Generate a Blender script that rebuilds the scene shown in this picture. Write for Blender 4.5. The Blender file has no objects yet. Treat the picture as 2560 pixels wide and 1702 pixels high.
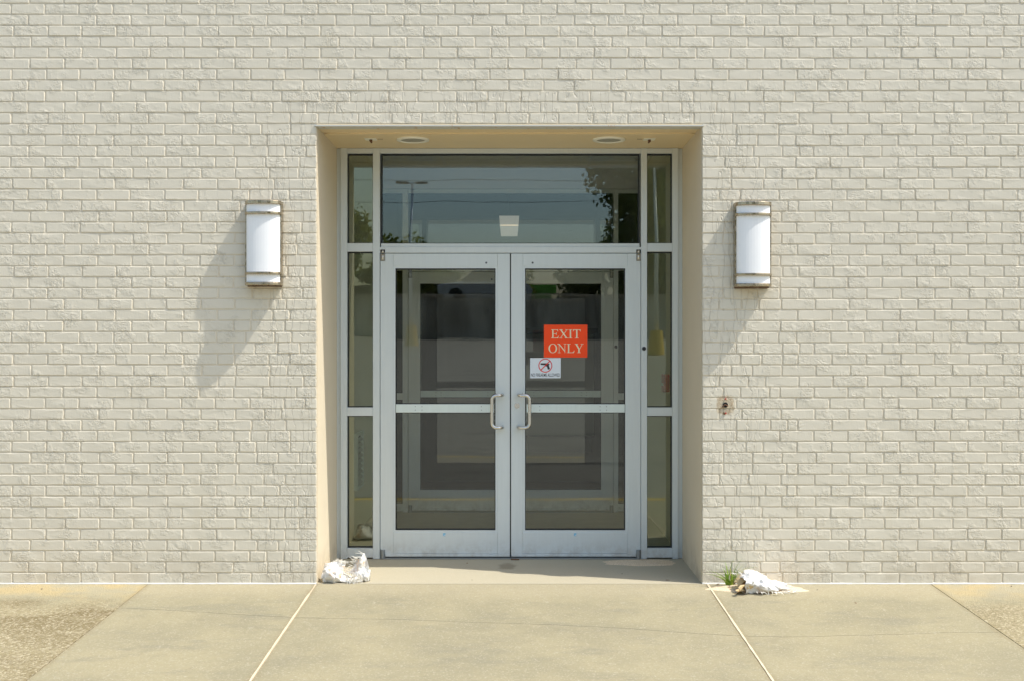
import bpy, bmesh, math, random
from mathutils import Vector, Matrix, noise
random.seed(7)
S = bpy.context.scene
COL = S.collection
R = math.radians

# ------------------------------------------------------------------ camera, light
F_PX, CAM_D, CAM_Z = 2790.0, 6.72, 1.4625
cam_d = bpy.data.cameras.new('camera'); cam = bpy.data.objects.new('camera', cam_d); COL.objects.link(cam)
cam.location = (0, -CAM_D, CAM_Z); cam.rotation_euler = (R(90), 0, 0)
cam_d.sensor_width = 36; cam_d.lens = 36 * F_PX / 2560; cam_d.clip_end = 2000; cam_d.clip_start = .05
S.camera = cam
SUN = Vector((3.4, -1.0, 5.5)).normalized()
w = bpy.data.worlds.new('World'); S.world = w; w.use_nodes = True
nt = w.node_tree; nt.nodes.clear()
sky = nt.nodes.new('ShaderNodeTexSky'); sky.sky_type = 'NISHITA'; sky.sun_disc = False
sky.sun_elevation = math.asin(SUN.z); sky.sun_rotation = math.atan2(SUN.x, SUN.y)
sky.air_density = 1.4; sky.dust_density = 2.4; sky.ozone_density = 1.3
bg = nt.nodes.new('ShaderNodeBackground'); bg.inputs[1].default_value = .15
wo = nt.nodes.new('ShaderNodeOutputWorld')
nt.links.new(sky.outputs[0], bg.inputs[0]); nt.links.new(bg.outputs[0], wo.inputs[0])
sl = bpy.data.lights.new('sun', 'SUN'); sl.energy = 3.4; sl.angle = R(.55); sl.color = (1, .95, .86)
so = bpy.data.objects.new('sun', sl); COL.objects.link(so)
so.rotation_euler = SUN.to_track_quat('Z', 'Y').to_euler(); so.location = (20, -10, 30)
S.view_settings.view_transform = 'Standard'; S.view_settings.look = 'None'
S.view_settings.gamma = 1; S.view_settings.exposure = .53; S.view_settings.use_curve_mapping = False
S.render.engine = 'CYCLES'
S.cycles.max_bounces = 14; S.cycles.diffuse_bounces = 8; S.cycles.transparent_max_bounces = 24; S.cycles.glossy_bounces = 8

# ------------------------------------------------------------------ node helpers
class N:
    def __init__(s, name):
        s.m = bpy.data.materials.new(name); s.m.use_nodes = True
        s.t = s.m.node_tree; s.b = s.t.nodes['Principled BSDF']; s.o = s.t.nodes['Material Output']
        s._p = None
    def n(s, ty, **k):
        x = s.t.nodes.new(ty)
        for a, v in k.items(): setattr(x, a, v)
        return x
    def put(s, sock, v):
        if hasattr(v, 'is_output') or isinstance(v, bpy.types.NodeSocket): s.t.links.new(v, sock)
        elif isinstance(v, (tuple, list)) and len(v) == 3 and sock.type == 'RGBA': sock.default_value = (*v, 1)
        else: sock.default_value = v
    def pos(s):
        if s._p is None: s._p = s.n('ShaderNodeNewGeometry').outputs['Position']
        return s._p
    def vmul(s, v, xyz):
        x = s.n('ShaderNodeVectorMath', operation='MULTIPLY'); s.put(x.inputs[0], v); x.inputs[1].default_value = xyz
        return x.outputs[0]
    def sep(s, v=None):
        x = s.n('ShaderNodeSeparateXYZ'); s.put(x.inputs[0], v or s.pos()); return x.outputs
    def noise(s, scale, detail=4, rough=.55, vec=None, dist=0, color=False):
        x = s.n('ShaderNodeTexNoise'); s.put(x.inputs['Vector'], vec or s.pos())
        x.inputs['Scale'].default_value = scale; x.inputs['Detail'].default_value = detail
        x.inputs['Roughness'].default_value = rough; x.inputs['Distortion'].default_value = dist
        return x.outputs['Color' if color else 'Fac']
    def vor(s, scale, vec=None, out='Distance', rnd=1):
        x = s.n('ShaderNodeTexVoronoi'); s.put(x.inputs['Vector'], vec or s.pos()); x.inputs['Scale'].default_value = scale
        return x.outputs[out]
    def math(s, op, a, b=0, c=0, clamp=False):
        x = s.n('ShaderNodeMath', operation=op, use_clamp=clamp); s.put(x.inputs[0], a); s.put(x.inputs[1], b)
        if op in ('MULTIPLY_ADD', 'SMOOTH_MIN', 'COMPARE'): s.put(x.inputs[2], c)
        return x.outputs[0]
    def rng(s, v, a, b, c=0, d=1, smooth=True):
        x = s.n('ShaderNodeMapRange'); x.interpolation_type = 'SMOOTHSTEP' if smooth else 'LINEAR'
        s.put(x.inputs[0], v)
        for i, q in enumerate((a, b, c, d)): x.inputs[i + 1].default_value = q
        return x.outputs[0]
    def mix(s, f, a, b, mode='MIX'):
        x = s.n('ShaderNodeMix', data_type='RGBA', blend_type=mode)
        s.put(x.inputs['Factor'], f); s.put(x.inputs[6], a); s.put(x.inputs[7], b)
        return x.outputs[2]
    def bump(s, h, strength=1, dist=1):
        x = s.n('ShaderNodeBump'); s.put(x.inputs['Height'], h); x.inputs['Strength'].default_value = strength
        x.inputs['Distance'].default_value = dist; s.t.links.new(x.outputs[0], s.b.inputs['Normal']); return x
    def set(s, col=None, rough=.6, metal=0, spec=.5, **k):
        if col is not None: s.put(s.b.inputs['Base Color'], col)
        s.put(s.b.inputs['Roughness'], rough); s.b.inputs['Metallic'].default_value = metal
        s.b.inputs['Specular IOR Level'].default_value = spec
        return s.m

M = {}
def plain(name, col, rough=.6, metal=0, spec=.5, nz=0, nsc=20, bump=0, bsc=200):
    q = N(name)
    c = col
    if nz:
        f = q.noise(nsc, 5, .6)
        c = q.mix(f, tuple(x * (1 - nz) for x in col), tuple(min(1, x * (1 + nz)) for x in col))
    if bump: q.bump(q.math('MULTIPLY', q.noise(bsc, 4, .6), bump))
    M[name] = q.set(c, rough, metal, spec); return M[name]

# painted brick ----------------------------------------------------
PAINT = (.70, .655, .545)
OPL, OPR, OPT = -1.177, 1.145, 2.765          # the opening in the brick face
def paint_mat(name, base, creases=True):
    q = N(name); P = q.pos(); sx, sy, sz = q.sep()
    d1 = q.math('SUBTRACT', q.math('ABSOLUTE', q.math('ADD', sx, .016)), 1.161)   # distance outside the jamb
    below = q.rng(sz, 2.76, 2.80, 1, 0)
    near_side = q.math('MULTIPLY', q.rng(d1, .26, .42, 1, 0), below)
    near_top = q.math('MULTIPLY', q.math('MULTIPLY', q.rng(sz, 2.94, 2.97, 1, 0), q.rng(sz, 2.74, 2.77, 0, 1)), q.rng(d1, .1, .3, 1, 0))
    zone = q.math('MAXIMUM', near_side, near_top)
    rough_mask = q.rng(q.noise(7, 3, .6), .46, .62)
    fine = q.noise(150, 5, .7)
    med = q.noise(38, 4, .6, dist=.6)
    c1 = q.math('ABSOLUTE', q.math('SUBTRACT', q.noise(16, 4, .62, dist=1.4), .5))
    crease = q.rng(c1, 0, .05, -1, 0)
    vx = q.vmul(P, (1, 1, .16))
    c2 = q.math('ABSOLUTE', q.math('SUBTRACT', q.noise(19, 2, .5, vec=vx, dist=.4), .5))
    vert = q.math('MULTIPLY', q.rng(c2, 0, .016, -1, 0), q.math('ADD', q.math('MULTIPLY', zone, .8), .10))
    h = q.math('MULTIPLY', fine, .0008)
    h = q.math('ADD', h, q.math('MULTIPLY', med, q.math('MULTIPLY_ADD', rough_mask, .0036, .0007)))
    h = q.math('ADD', h, q.math('MULTIPLY', q.math('MULTIPLY', crease, rough_mask), .0016))
    h = q.math('ADD', h, q.math('MULTIPLY', vert, .0024))
    if creases: q.bump(h)
    big = q.noise(.8, 4, .55); mid = q.noise(9, 4, .6)
    col = q.mix(big, tuple(x * .95 for x in base), tuple(x * 1.04 for x in base))
    col = q.mix(q.math('MULTIPLY', mid, .35), col, tuple(x * y for x, y in zip(base, (.90, .89, .86))))
    drip = q.math('MULTIPLY', q.rng(q.noise(5, 4, .65, vec=q.vmul(P, (1, 1, .09))), .56, .70), q.rng(q.noise(1.1, 3, .6), .42, .62))
    col = q.mix(q.math('MULTIPLY', drip, .22), col, tuple(x * y for x, y in zip(base, (.80, .76, .66))))
    at = q.n('ShaderNodeObjectInfo').outputs['Random']
    col = q.mix(q.math('MULTIPLY', at, .12), col, tuple(x * .90 for x in base))
    # splash dirt along the foot of the wall and a few runs of rust under the lamps
    foot = q.math('MULTIPLY', q.rng(sz, .02, .30, 1, 0), q.rng(q.noise(5, 5, .7), .35, .7))
    col = q.mix(q.math('MULTIPLY', foot, .5), col, (.50, .44, .33))
    sc = q.math('POWER', q.math('ADD', q.math('POWER', q.math('DIVIDE', q.math('SUBTRACT', sx, 1.285), .058), 4),
                                q.math('POWER', q.math('DIVIDE', q.math('SUBTRACT', sz, 1.075), .062), 4)), .25)
    sc = q.rng(q.math('ADD', sc, q.math('MULTIPLY', q.noise(45, 4, .7), .7)), 1.12, 1.38, 1, 0)
    scar = q.mix(q.rng(q.noise(60, 4, .7), .42, .62), (.58, .50, .36), (.36, .25, .14))
    col = q.mix(q.math('MULTIPLY', sc, .85), col, scar)
    for lx, lz in ((-1.486, 1.775), (1.44, 1.77)):
        a = q.math('MULTIPLY', q.rng(q.math('ABSOLUTE', q.math('SUBTRACT', sx, lx)), .05, .13, 1, 0),
                   q.math('MULTIPLY', q.rng(sz, lz - .16, lz, 0, 1), q.rng(sz, lz, lz + .03, 1, 0)))
        col = q.mix(q.math('MULTIPLY', a, q.rng(q.noise(14, 4, .7, vec=q.vmul(P, (1, 1, .3))), .35, .7, 0, .6)), col, (.62, .53, .38))
    M[name] = q.set(col, .62, 0, .35)
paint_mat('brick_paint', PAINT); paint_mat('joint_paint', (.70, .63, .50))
def stucco(name, base, b=.0012):
    q = N(name)
    q.bump(q.math('ADD', q.math('MULTIPLY', q.noise(260, 3, .7), b), q.math('MULTIPLY', q.noise(30, 4, .6), b)))
    z = q.sep()[2]
    c = q.mix(q.noise(2.5, 5, .6), tuple(x * .93 for x in base), tuple(x * 1.05 for x in base))
    dirt = q.math('MULTIPLY', q.rng(z, 0, .25, 1, 0), q.rng(q.noise(9, 5, .7), .35, .65))
    c = q.mix(q.math('MULTIPLY', dirt, .5), c, (.42, .35, .24))
    M[name] = q.set(c, .8, 0, .3)
stucco('reveal_stucco', (.69, .61, .465))
plain('soffit_paint', (.80, .65, .40), .5, nz=.06, nsc=3, bump=.0006, bsc=120)
# aluminium --------------------------------------------------------
def alu(name, col, rough, metal=.75):
    q = N(name)
    st = q.noise(6, 4, .6, vec=q.vmul(q.pos(), (9, 9, .6)))
    sm = q.noise(2.2, 4, .6)
    c = q.mix(st, tuple(x * .95 for x in col), tuple(min(1, x * 1.05) for x in col))
    z = q.sep()[2]
    dirt = q.math('MULTIPLY', q.rng(z, 0, .16, 1, 0), q.rng(q.noise(14, 5, .7), .38, .7))
    c = q.mix(q.math('MULTIPLY', dirt, .45), c, (.36, .32, .26))
    q.bump(q.math('MULTIPLY', sm, .002))
    M[name] = q.set(c, q.rng(sm, .3, .7, rough - .05, rough + .1), metal, .5)
alu('aluminium', (.65, .705, .715), .42, .22)
alu('inner_aluminium_brightened', (.84, .85, .80), .45, .1)  # lighter copy of the aluminium; colour makes up for dim light in the vestibule
alu('bar_aluminium', (.70, .79, .77), .33, .2)
alu('satin_steel', (.70, .69, .66), .25, 1)
plain('bronze_hinge', (.30, .28, .24), .35, .8)
plain('zinc', (.33, .36, .38), .4, .8)
plain('gasket', (.012, .013, .016), .5)
plain('black_plastic', (.02, .02, .022), .4)
plain('dark_gap', (.01, .01, .01), .9)
plain('sticker_blue', (.12, .50, .75), .4)
plain('sticker_white', (.75, .8, .82), .4)
def glass(name, tint, ior, coat=(.95, .98, .98)):
    q = N(name); q.t.nodes.remove(q.b)
    bp = q.n('ShaderNodeBump'); bp.inputs['Strength'].default_value = 1; bp.inputs['Distance'].default_value = 1
    q.put(bp.inputs['Height'], q.math('MULTIPLY', q.noise(1.6, 1, .3), .0009))
    fr = q.n('ShaderNodeFresnel'); fr.inputs['IOR'].default_value = ior
    gl = q.n('ShaderNodeBsdfGlossy'); gl.inputs['Roughness'].default_value = .0; gl.inputs['Color'].default_value = (*coat, 1)
    tr = q.n('ShaderNodeBsdfTransparent'); tr.inputs['Color'].default_value = (*tint, 1)
    mx = q.n('ShaderNodeMixShader')
    L = q.t.links.new
    L(bp.outputs[0], gl.inputs['Normal']); L(fr.outputs[0], mx.inputs[0]); L(tr.outputs[0], mx.inputs[1]); L(gl.outputs[0], mx.inputs[2])
    L(mx.outputs[0], q.o.inputs['Surface']); M[name] = q.m
glass('door_glass', (.975, .985, .97), 1.58)
glass('transom_glass', (.97, .985, .98), 1.72, (.74, .90, 1.0))
glass('side_glass', (.94, .96, .87), 1.80, (.92, .99, .90))
# ground -----------------------------------------------------------
def concrete(name, kind='plain'):
    q = N(name); P = q.pos(); sx, sy, sz = q.sep()
    base = (.375, .335, .215)
    a = q.noise(1.7, 5, .6); b = q.noise(7, 5, .65)
    c = q.mix(q.rng(a, .35, .65), (.282, .258, .172), (.340, .306, .198))
    c = q.mix(q.rng(b, .45, .75, 0, .5), c, (.35, .31, .20))
    c = q.mix(q.rng(q.noise(3.1, 6, .7, vec=q.vmul(P, (.6, 1.5, 1))), .50, .70, 0, .62), c, (.225, .215, .16)); c = q.mix(q.rng(q.noise(13, 5, .75), .52, .74, 0, .35), c, (.20, .185, .13)); c = q.mix(q.rng(q.noise(21, 3, .6), .66, .74, 0, .5), c, (.46, .43, .34))
    # pale strip next to the wall, washed clean
    ww = q.rng(q.math('ADD', sy, q.math('MULTIPLY', q.noise(1.2, 3, .5), .25)), -.28, .02, 0, .6)
    c = q.mix(ww, c, (.42, .37, .25))
    for jx in (-2.19, -1.179, 1.175, 2.52):
        ed = q.math('ABSOLUTE', q.math('SUBTRACT', sx, jx)); ed = q.math('ADD', ed, q.math('MULTIPLY', q.noise(9, 4, .7), .07))
        c = q.mix(q.rng(ed, .035, .075, .38, 0), c, (.235, .185, .10))
    v = q.n('ShaderNodeTexVoronoi'); q.put(v.inputs['Vector'], P); v.inputs['Scale'].default_value = 150
    rg = q.sep(v.outputs['Color'])
    if kind == 'aggregate':
        v.inputs['Scale'].default_value = 105
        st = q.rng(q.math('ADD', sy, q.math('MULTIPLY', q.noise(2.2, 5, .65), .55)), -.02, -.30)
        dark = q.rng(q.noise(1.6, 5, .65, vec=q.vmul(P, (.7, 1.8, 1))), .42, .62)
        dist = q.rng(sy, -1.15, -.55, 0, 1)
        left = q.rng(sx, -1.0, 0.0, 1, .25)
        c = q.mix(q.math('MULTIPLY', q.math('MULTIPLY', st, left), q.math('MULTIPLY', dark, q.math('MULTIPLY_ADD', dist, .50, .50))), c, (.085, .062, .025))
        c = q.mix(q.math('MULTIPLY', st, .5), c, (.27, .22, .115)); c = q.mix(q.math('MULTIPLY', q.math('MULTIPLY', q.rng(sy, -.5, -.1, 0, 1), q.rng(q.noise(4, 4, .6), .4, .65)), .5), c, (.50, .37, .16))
        g = q.mix(rg[0], (.14, .105, .05), (.58, .52, .38))
        c = q.mix(q.math('MULTIPLY', q.rng(rg[1], .25, .8), q.math('MULTIPLY_ADD', st, .55, .10)), c, g)
        q.bump(q.math('ADD', q.math('MULTIPLY', q.rng(v.outputs['Distance'], 0, .7, 1, 0), .0022), q.math('MULTIPLY', q.noise(60, 4, .7), .002)))
    else:
        g = q.mix(rg[0], (.22, .18, .10), (.60, .56, .47))
        c = q.mix(q.math('MULTIPLY', q.rng(rg[1], .55, .95), .34), c, g)
        sp = q.noise(330, 2, .7)
        c = q.mix(q.rng(sp, .25, .75, .22, 0), c, (.20, .17, .10))
        q.bump(q.math('ADD', q.math('MULTIPLY', q.noise(240, 3, .7), .0016), q.math('MULTIPLY', q.noise(30, 4, .6), .0022)))
        if kind == 'porch':
            c = q.mix(.62, c, (.50, .455, .345))
            r = q.math('SQRT', q.math('ADD', q.math('POWER', q.math('SUBTRACT', sx, -.03), 2), q.math('POWER', q.math('MULTIPLY', q.math('SUBTRACT', sy, .52), .55), 2)))
            r = q.math('ADD', r, q.math('MULTIPLY', q.noise(16, 3, .6), .06))
            c = q.mix(q.rng(r, .065, .105, .55, 0), c, (.17, .14, .09))
    M[name] = q.set(c, .85, 0, .25)
concrete('concrete'); concrete('concrete_aggregate', 'aggregate'); concrete('concrete_porch', 'porch')
plain('joint_sealant', (.66, .56, .40), .7, nz=.2, nsc=25, bump=.002, bsc=60)
plain('white_caulk', (.64, .63, .59), .5, nz=.3, nsc=9, bump=.002, bsc=70)
plain('soil', (.05, .04, .025), .95)
q = N('asphalt')
c = q.mix(q.noise(.35, 6, .7), (.20, .193, .165), (.30, .288, .245)); c = q.mix(q.rng(q.noise(1.4, 5, .7, vec=q.vmul(q.pos(), (.25, 1.6, 1))), .54, .68, 0, .75), c, (.09, .09, .085))
q.bump(q.math('MULTIPLY', q.noise(90, 3, .6), .004)); M['asphalt'] = q.set(c, .9, 0, .2)
plain('kerb_yellow', (.62, .42, .06), .7, nz=.25, nsc=12)
q = N('sand')
v = q.vor(420, out='Color'); c = q.mix(q.sep(v)[0], (.52, .40, .26), (.86, .73, .54))
q.bump(q.math('MULTIPLY', q.noise(200, 3, .7), .0025)); M['sand'] = q.set(c, .95, 0, .2)
q = N('retaining_concrete')
c = q.mix(q.rng(q.noise(1.2, 6, .7, vec=q.vmul(q.pos(), (1, 1, .25))), .35, .7), (.22, .20, .16), (.62, .58, .48)); M['retaining_concrete'] = q.set(c, .9, 0, .2)
plain('grass_ground', (.06, .08, .03), .95, nz=.4, nsc=.5)
# interior
plain('vestibule_wall', (.84, .80, .68), .7, bump=.0005)
plain('header_wall', (.86, .82, .78), .7, bump=.0005)
plain('ceiling_tile', (.80, .79, .72), .8, nz=.05, nsc=60, bump=.001)
plain('ceiling_grid', (.75, .75, .72), .4)
plain('vestibule_floor', (.50, .46, .38), .5, nz=.2, nsc=8, bump=.0005)
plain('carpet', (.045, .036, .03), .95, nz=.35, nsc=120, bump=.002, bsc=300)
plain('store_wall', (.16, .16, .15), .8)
plain('pale_counter', (.62, .66, .56), .5)
plain('alarm_red', (.62, .03, .02), .35)
# lamps
q = N('lamp_diffuser'); q.b.inputs['Subsurface Weight'].default_value = 0
c = q.mix(q.noise(12, 3, .5), (.86, .88, .90), (.92, .93, .94)); M['lamp_diffuser'] = q.set(c, .28, 0, .5)
q = N('aged_chrome')
c = q.mix(q.rng(q.noise(24, 5, .7), .58, .72), (.42, .36, .27), (.22, .13, .06)); M['aged_chrome'] = q.set(c, q.rng(q.noise(20, 4, .6), .4, .7, .16, .5), .95)
q = N('lintel_steel')
rm = q.rng(q.noise(9, 4, .7, vec=q.vmul(q.pos(), (1, 1, .2))), .60, .66); c = q.mix(rm, (.60, .60, .56), (.50, .24, .06)); M['lintel_steel'] = q.set(c, .6, .1)
plain('downlight_ring', (.88, .86, .74), .4)
plain('downlight_lens', (.40, .37, .28), .3)
plain('rust', (.13, .065, .035), .9, nz=.4, nsc=60)
plain('red_plug', (.50, .045, .03), .5)
# signs
q = N('sign_orange'); q.set((1.0, .085, .018), .5, 0, .25); M['sign_orange'] = q.m
plain('sign_cream', (.86, .80, .55), .5)
plain('sign_white', (.74, .80, .86), .4)
plain('sign_red', (.72, .03, .03), .4)
plain('sign_black', (.03, .03, .035), .5)
# sacks
q = N('sack_white')
wv = q.n('ShaderNodeTexWave'); q.put(wv.inputs['Vector'], q.pos()); wv.inputs['Scale'].default_value = 90; wv.inputs['Distortion'].default_value = 3
dz = q.math('MULTIPLY', q.rng(q.noise(11, 5, .65), .52, .70), .8)
c = q.mix(dz, (.86, .84, .80), (.62, .34, .13))
q.bump(q.math('ADD', q.math('MULTIPLY', wv.outputs['Fac'], .0008), q.math('MULTIPLY', q.noise(55, 4, .65), .006))); M['sack_white'] = q.set(c, .7, 0, .3)
plain('sack_inside', (.62, .47, .26), .85, nz=.4, nsc=40, bump=.006, bsc=50)
plain('thread_white', (.85, .82, .74), .7)
q = N('grass_blade'); c = q.mix(q.noise(25, 3, .5), (.13, .30, .02), (.36, .46, .05)); M['grass_blade'] = q.set(c, .45)
plain('dry_blade', (.52, .42, .18), .8)
plain('dry_leaf', (.16, .075, .03), .8, nz=.4, nsc=80)
plain('pebble', (.12, .10, .08), .8)
q = N('foliage'); c = q.mix(q.noise(1.3, 4, .6), (.08, .12, .02), (.26, .26, .04)); M['foliage'] = q.set(c, .6)
_tl = q.n('ShaderNodeBsdfTranslucent'); q.put(_tl.inputs['Color'], q.mix(.5, c, (.30, .33, .04))); _mx = q.n('ShaderNodeMixShader'); _mx.inputs[0].default_value = .4
q.t.links.new(q.b.outputs[0], _mx.inputs[1]); q.t.links.new(_tl.outputs[0], _mx.inputs[2]); q.t.links.new(_mx.outputs[0], q.o.inputs['Surface'])
plain('bark', (.11, .09, .065), .9, nz=.3)
plain('pole_paint', (.62, .64, .64), .4, .2)
plain('fixture_dark', (.03, .03, .03), .5)
plain('green_panel', (.25, .62, .08), .5)
plain('stucco_tan', (.45, .38, .28), .8, nz=.1, nsc=2)
plain('shop_wall_shaded', (.16, .13, .10), .8, nz=.2, nsc=1)  # tan wall darkened, its shade is put into the colour
plain('roof_dark', (.08, .07, .06), .8)
plain('car_paint', (.55, .56, .58), .25, .3)
plain('tyre', (.02, .02, .02), .8)
plain('window_dark', (.03, .035, .04), .1)
plain('wire', (.02, .02, .02), .6)

# ------------------------------------------------------------------ mesh helpers
class MB:
    def __init__(s): s.v = []; s.f = []; s.mi = []
    def add(s, v, f, mi=0):
        o = len(s.v); s.v += [tuple(p) for p in v]; s.f += [tuple(i + o for i in q) for q in f]; s.mi += [mi] * len(f); return s
    def box(s, x0, x1, y0, y1, z0, z1, mi=0):
        if x0 > x1: x0, x1 = x1, x0
        if y0 > y1: y0, y1 = y1, y0
        if z0 > z1: z0, z1 = z1, z0
        v = [(x, y, z) for x in (x0, x1) for y in (y0, y1) for z in (z0, z1)]
        return s.add(v, [(0, 1, 3, 2), (4, 6, 7, 5), (0, 4, 5, 1), (2, 3, 7, 6), (0, 2, 6, 4), (1, 5, 7, 3)], mi)
    def prism(s, pts, y0, y1, mi=0):           # polygon in x-z, extruded in y
        n = len(pts); v = [(p[0], y0, p[1]) for p in pts] + [(p[0], y1, p[1]) for p in pts]
        return s.add(v, [tuple(range(n)), tuple(range(2 * n - 1, n - 1, -1))] + [(i, i + n, (i + 1) % n + n, (i + 1) % n) for i in range(n)], mi)
    def slab(s, pts, z0, z1, mi=0):            # polygon in x-y; z0,z1 may be functions
        g = lambda z, p: z(p[0], p[1]) if callable(z) else z
        n = len(pts); v = [(p[0], p[1], g(z1, p)) for p in pts] + [(p[0], p[1], g(z0, p)) for p in pts]
        return s.add(v, [tuple(range(n)), tuple(range(2 * n - 1, n - 1, -1))] + [(i, i + n, (i + 1) % n + n, (i + 1) % n) for i in range(n)], mi)
    def tube(s, pts, r, n=10, mi=0, cap=True):
        pts = [Vector(p) for p in pts]; rings = []; up = None
        for i, p in enumerate(pts):
            t = (pts[min(i + 1, len(pts) - 1)] - pts[max(i - 1, 0)]).normalized()
            if up is None: up = t.orthogonal().normalized()
            up = (up - t * up.dot(t)).normalized(); sd = t.cross(up)
            rr = r[i] if isinstance(r, (list, tuple)) else r
            rings.append([p + (up * math.cos(2 * math.pi * k / n) + sd * math.sin(2 * math.pi * k / n)) * rr for k in range(n)])
        v = [q for g in rings for q in g]; f = []
        for i in range(len(rings) - 1):
            for k in range(n): f.append((i * n + k, i * n + (k + 1) % n, (i + 1) * n + (k + 1) % n, (i + 1) * n + k))
        if cap: f += [tuple(range(n - 1, -1, -1)), tuple(range((len(rings) - 1) * n, len(rings) * n))]
        return s.add(v, f, mi)
    def disc(s, c, r, y1, n=24, mi=0, rx=None):   # short cylinder facing -y
        return s.prism([(c[0] + (rx or r) * math.cos(2 * math.pi * k / n), c[2] + r * math.sin(2 * math.pi * k / n)) for k in range(n)], c[1], y1, mi)
    def mesh(s, name, mats, smooth=False, fix=True):
        me = bpy.data.meshes.new(name); me.from_pydata(s.v, [], s.f)
        for m in (mats if isinstance(mats, (list, tuple)) else [mats]): me.materials.append(M[m])
        if any(s.mi): me.polygons.foreach_set('material_index', s.mi)
        if fix:
            b = bmesh.new(); b.from_mesh(me); bmesh.ops.recalc_face_normals(b, faces=b.faces); b.to_mesh(me); b.free()
        if smooth: me.polygons.foreach_set('use_smooth', [True] * len(me.polygons))
        me.update(); return me
    def build(s, name, mats, parent=None, smooth=False, fix=True):
        return link(name, s.mesh(name, mats, smooth, fix), parent)
def link(name, data, parent=None):
    o = bpy.data.objects.new(name, data); COL.objects.link(o)
    if parent is not None: o.parent = parent
    return o
def tag(o, label=None, cat=None, group=None, kind=None):
    for k, v in (('label', label), ('category', cat), ('group', group), ('kind', kind)):
        if v: o[k] = v
    return o
def empty(name, label, cat, loc=(0, 0, 0), group=None):
    o = bpy.data.objects.new(name, None); o.empty_display_size = .1; COL.objects.link(o); o.location = loc
    return tag(o, label, cat, group)
def copy_tree(o, parent=None):
    c = o.copy(); COL.objects.link(c); c.parent = parent
    for ch in list(o.children): copy_tree(ch, c)
    return c
def rebase(root, loc):        # put the Empty at loc, keep children where they were modelled
    root.location = loc
    for ch in root.children: ch.location = ch.location - Vector(loc)
def bevel(o, wdt, seg=2):
    m = o.modifiers.new('bevel', 'BEVEL'); m.width = wdt; m.segments = seg; m.limit_method = 'ANGLE'; return o

# ------------------------------------------------------------------ ground
SLOPE = .0405
gz = lambda x, y: SLOPE * y - .0005
pav = MB().slab([(-9, -2.72), (9, -2.72), (9, .0), (-9, .0)], lambda x, y: gz(x, y) - .25, lambda x, y: gz(x, y) - .02).build('pavement', 'soil')
tag(pav, kind='structure')
JL0, JL, JR, JR1 = -2.19, -1.179, 1.175, 2.52
crack = [(-2.19, -.52), (-1.95, -.55), (-1.7, -.60), (-1.45, -.655), (-1.179, -.70), (-.9, -.725), (-.6, -.735), (-.3, -.78), (0, -.81), (.3, -.845), (.6, -.90), (.9, -.975), (1.175, -1.03),
         (1.45, -1.045), (1.7, -1.02), (2.0, -1.0), (2.25, -.965), (2.52, -.97)]
def crackline(x0, x1, off):
    pts = []; n = 46; seg = (x1 - x0) / n
    for i in range(n + 1):
        x = x0 + i * seg
        for a, b in zip(crack, crack[1:]):
            if a[0] - 1e-6 <= x <= b[0] + 1e-6:
                t = (x - a[0]) / (b[0] - a[0]); y = a[1] + (b[1] - a[1]) * t; break
        y += .008 * noise.noise(Vector((x * 14, 0, 3))) + .004 * noise.noise(Vector((x * 50, 2, 3)))
        pts.append((x, y + off))
    return pts
def slab_part(pts, mat):
    o = MB().slab(pts, lambda x, y: gz(x, y) - .12, gz).build('concrete_slab', mat, pav); return o
Y0 = -.004; YK = -2.70
def near_slabs(x0, x1, g0=.002, g1=.002):
    up = crackline(x0 + g0, x1 - g1, .0016); lo = crackline(x0 + g0, x1 - g1, -.0016)
    slab_part([(x0 + g0, Y0)] + up + [(x1 - g1, Y0)], 'concrete')
    slab_part(lo[::-1] + [(x0 + g0, YK), (x1 - g1, YK)], 'concrete')
near_slabs(JL0, JL, .002, .007); near_slabs(JL, JR, .007, .007); near_slabs(JR, JR1, .007, .0025)
slab_part([(-8.9, Y0), (JL0 - .002, Y0), (JL0 - .002, YK), (-8.9, YK)], 'concrete_aggregate')
slab_part([(JR1 + .0025, Y0), (8.9, Y0), (8.9, YK), (JR1 + .0025, YK)], 'concrete_aggregate')
for xj in (JL, JR):      # sealed joints, uneven width
    a, b = [], []
    for i in range(60):
        y = -.02 - i * (2.66 / 59); wd = .0050 + .0030 * noise.noise(Vector((xj * 3, y * 9, 0)))
        if xj < 0 and y > -.22: wd *= .45
        a.append((xj - wd, y)); b.append((xj + wd, y))
    MB().slab(a + b[::-1], lambda x, y: gz(x, y) - .03, lambda x, y: gz(x, y) + .0035).build('joint_sealant', 'joint_sealant', pav)
for xj, a0 in ((JL0, .004), (JR1, .002)):
    pass
MB().slab([(OPL - .0, -.0), (OPR, -.0), (OPR, .95), (OPL, .95)], -.15, 0.0).build('porch_slab', 'concrete_porch', pav)
kb = MB()
kb.slab([(-9, -2.86), (9, -2.86), (9, -2.722), (-9, -2.722)], -.36, -.112)
k = kb.build('kerb', 'kerb_yellow'); tag(k, kind='structure')
LOT = lambda x, y: -.27 + .0525 * (-y - 2.87) if y > -42 else -.27 + .0525 * 39.13
v, f = [], []
xs = [-60, -30, -15, -8, 0, 8, 15, 30, 60]; ys = [-2.87, -8, -16, -24, -32, -38.0]
lot = MB().add([(x, y, LOT(x, y)) for y in ys for x in xs], [(j * 9 + i, j * 9 + i + 1, (j + 1) * 9 + i + 1, (j + 1) * 9 + i) for j in range(len(ys) - 1) for i in range(8)])
tag(lot.build('parking_lot', 'asphalt', fix=False), kind='structure')
MBg = MB().add([(-600, -600, 3.1), (600, -600, 3.1), (600, -38.3, 3.1), (-600, -38.3, 3.1)], [(0, 1, 2, 3)])
tag(MBg.build('ground', 'grass_ground', fix=False), kind='structure')
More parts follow.
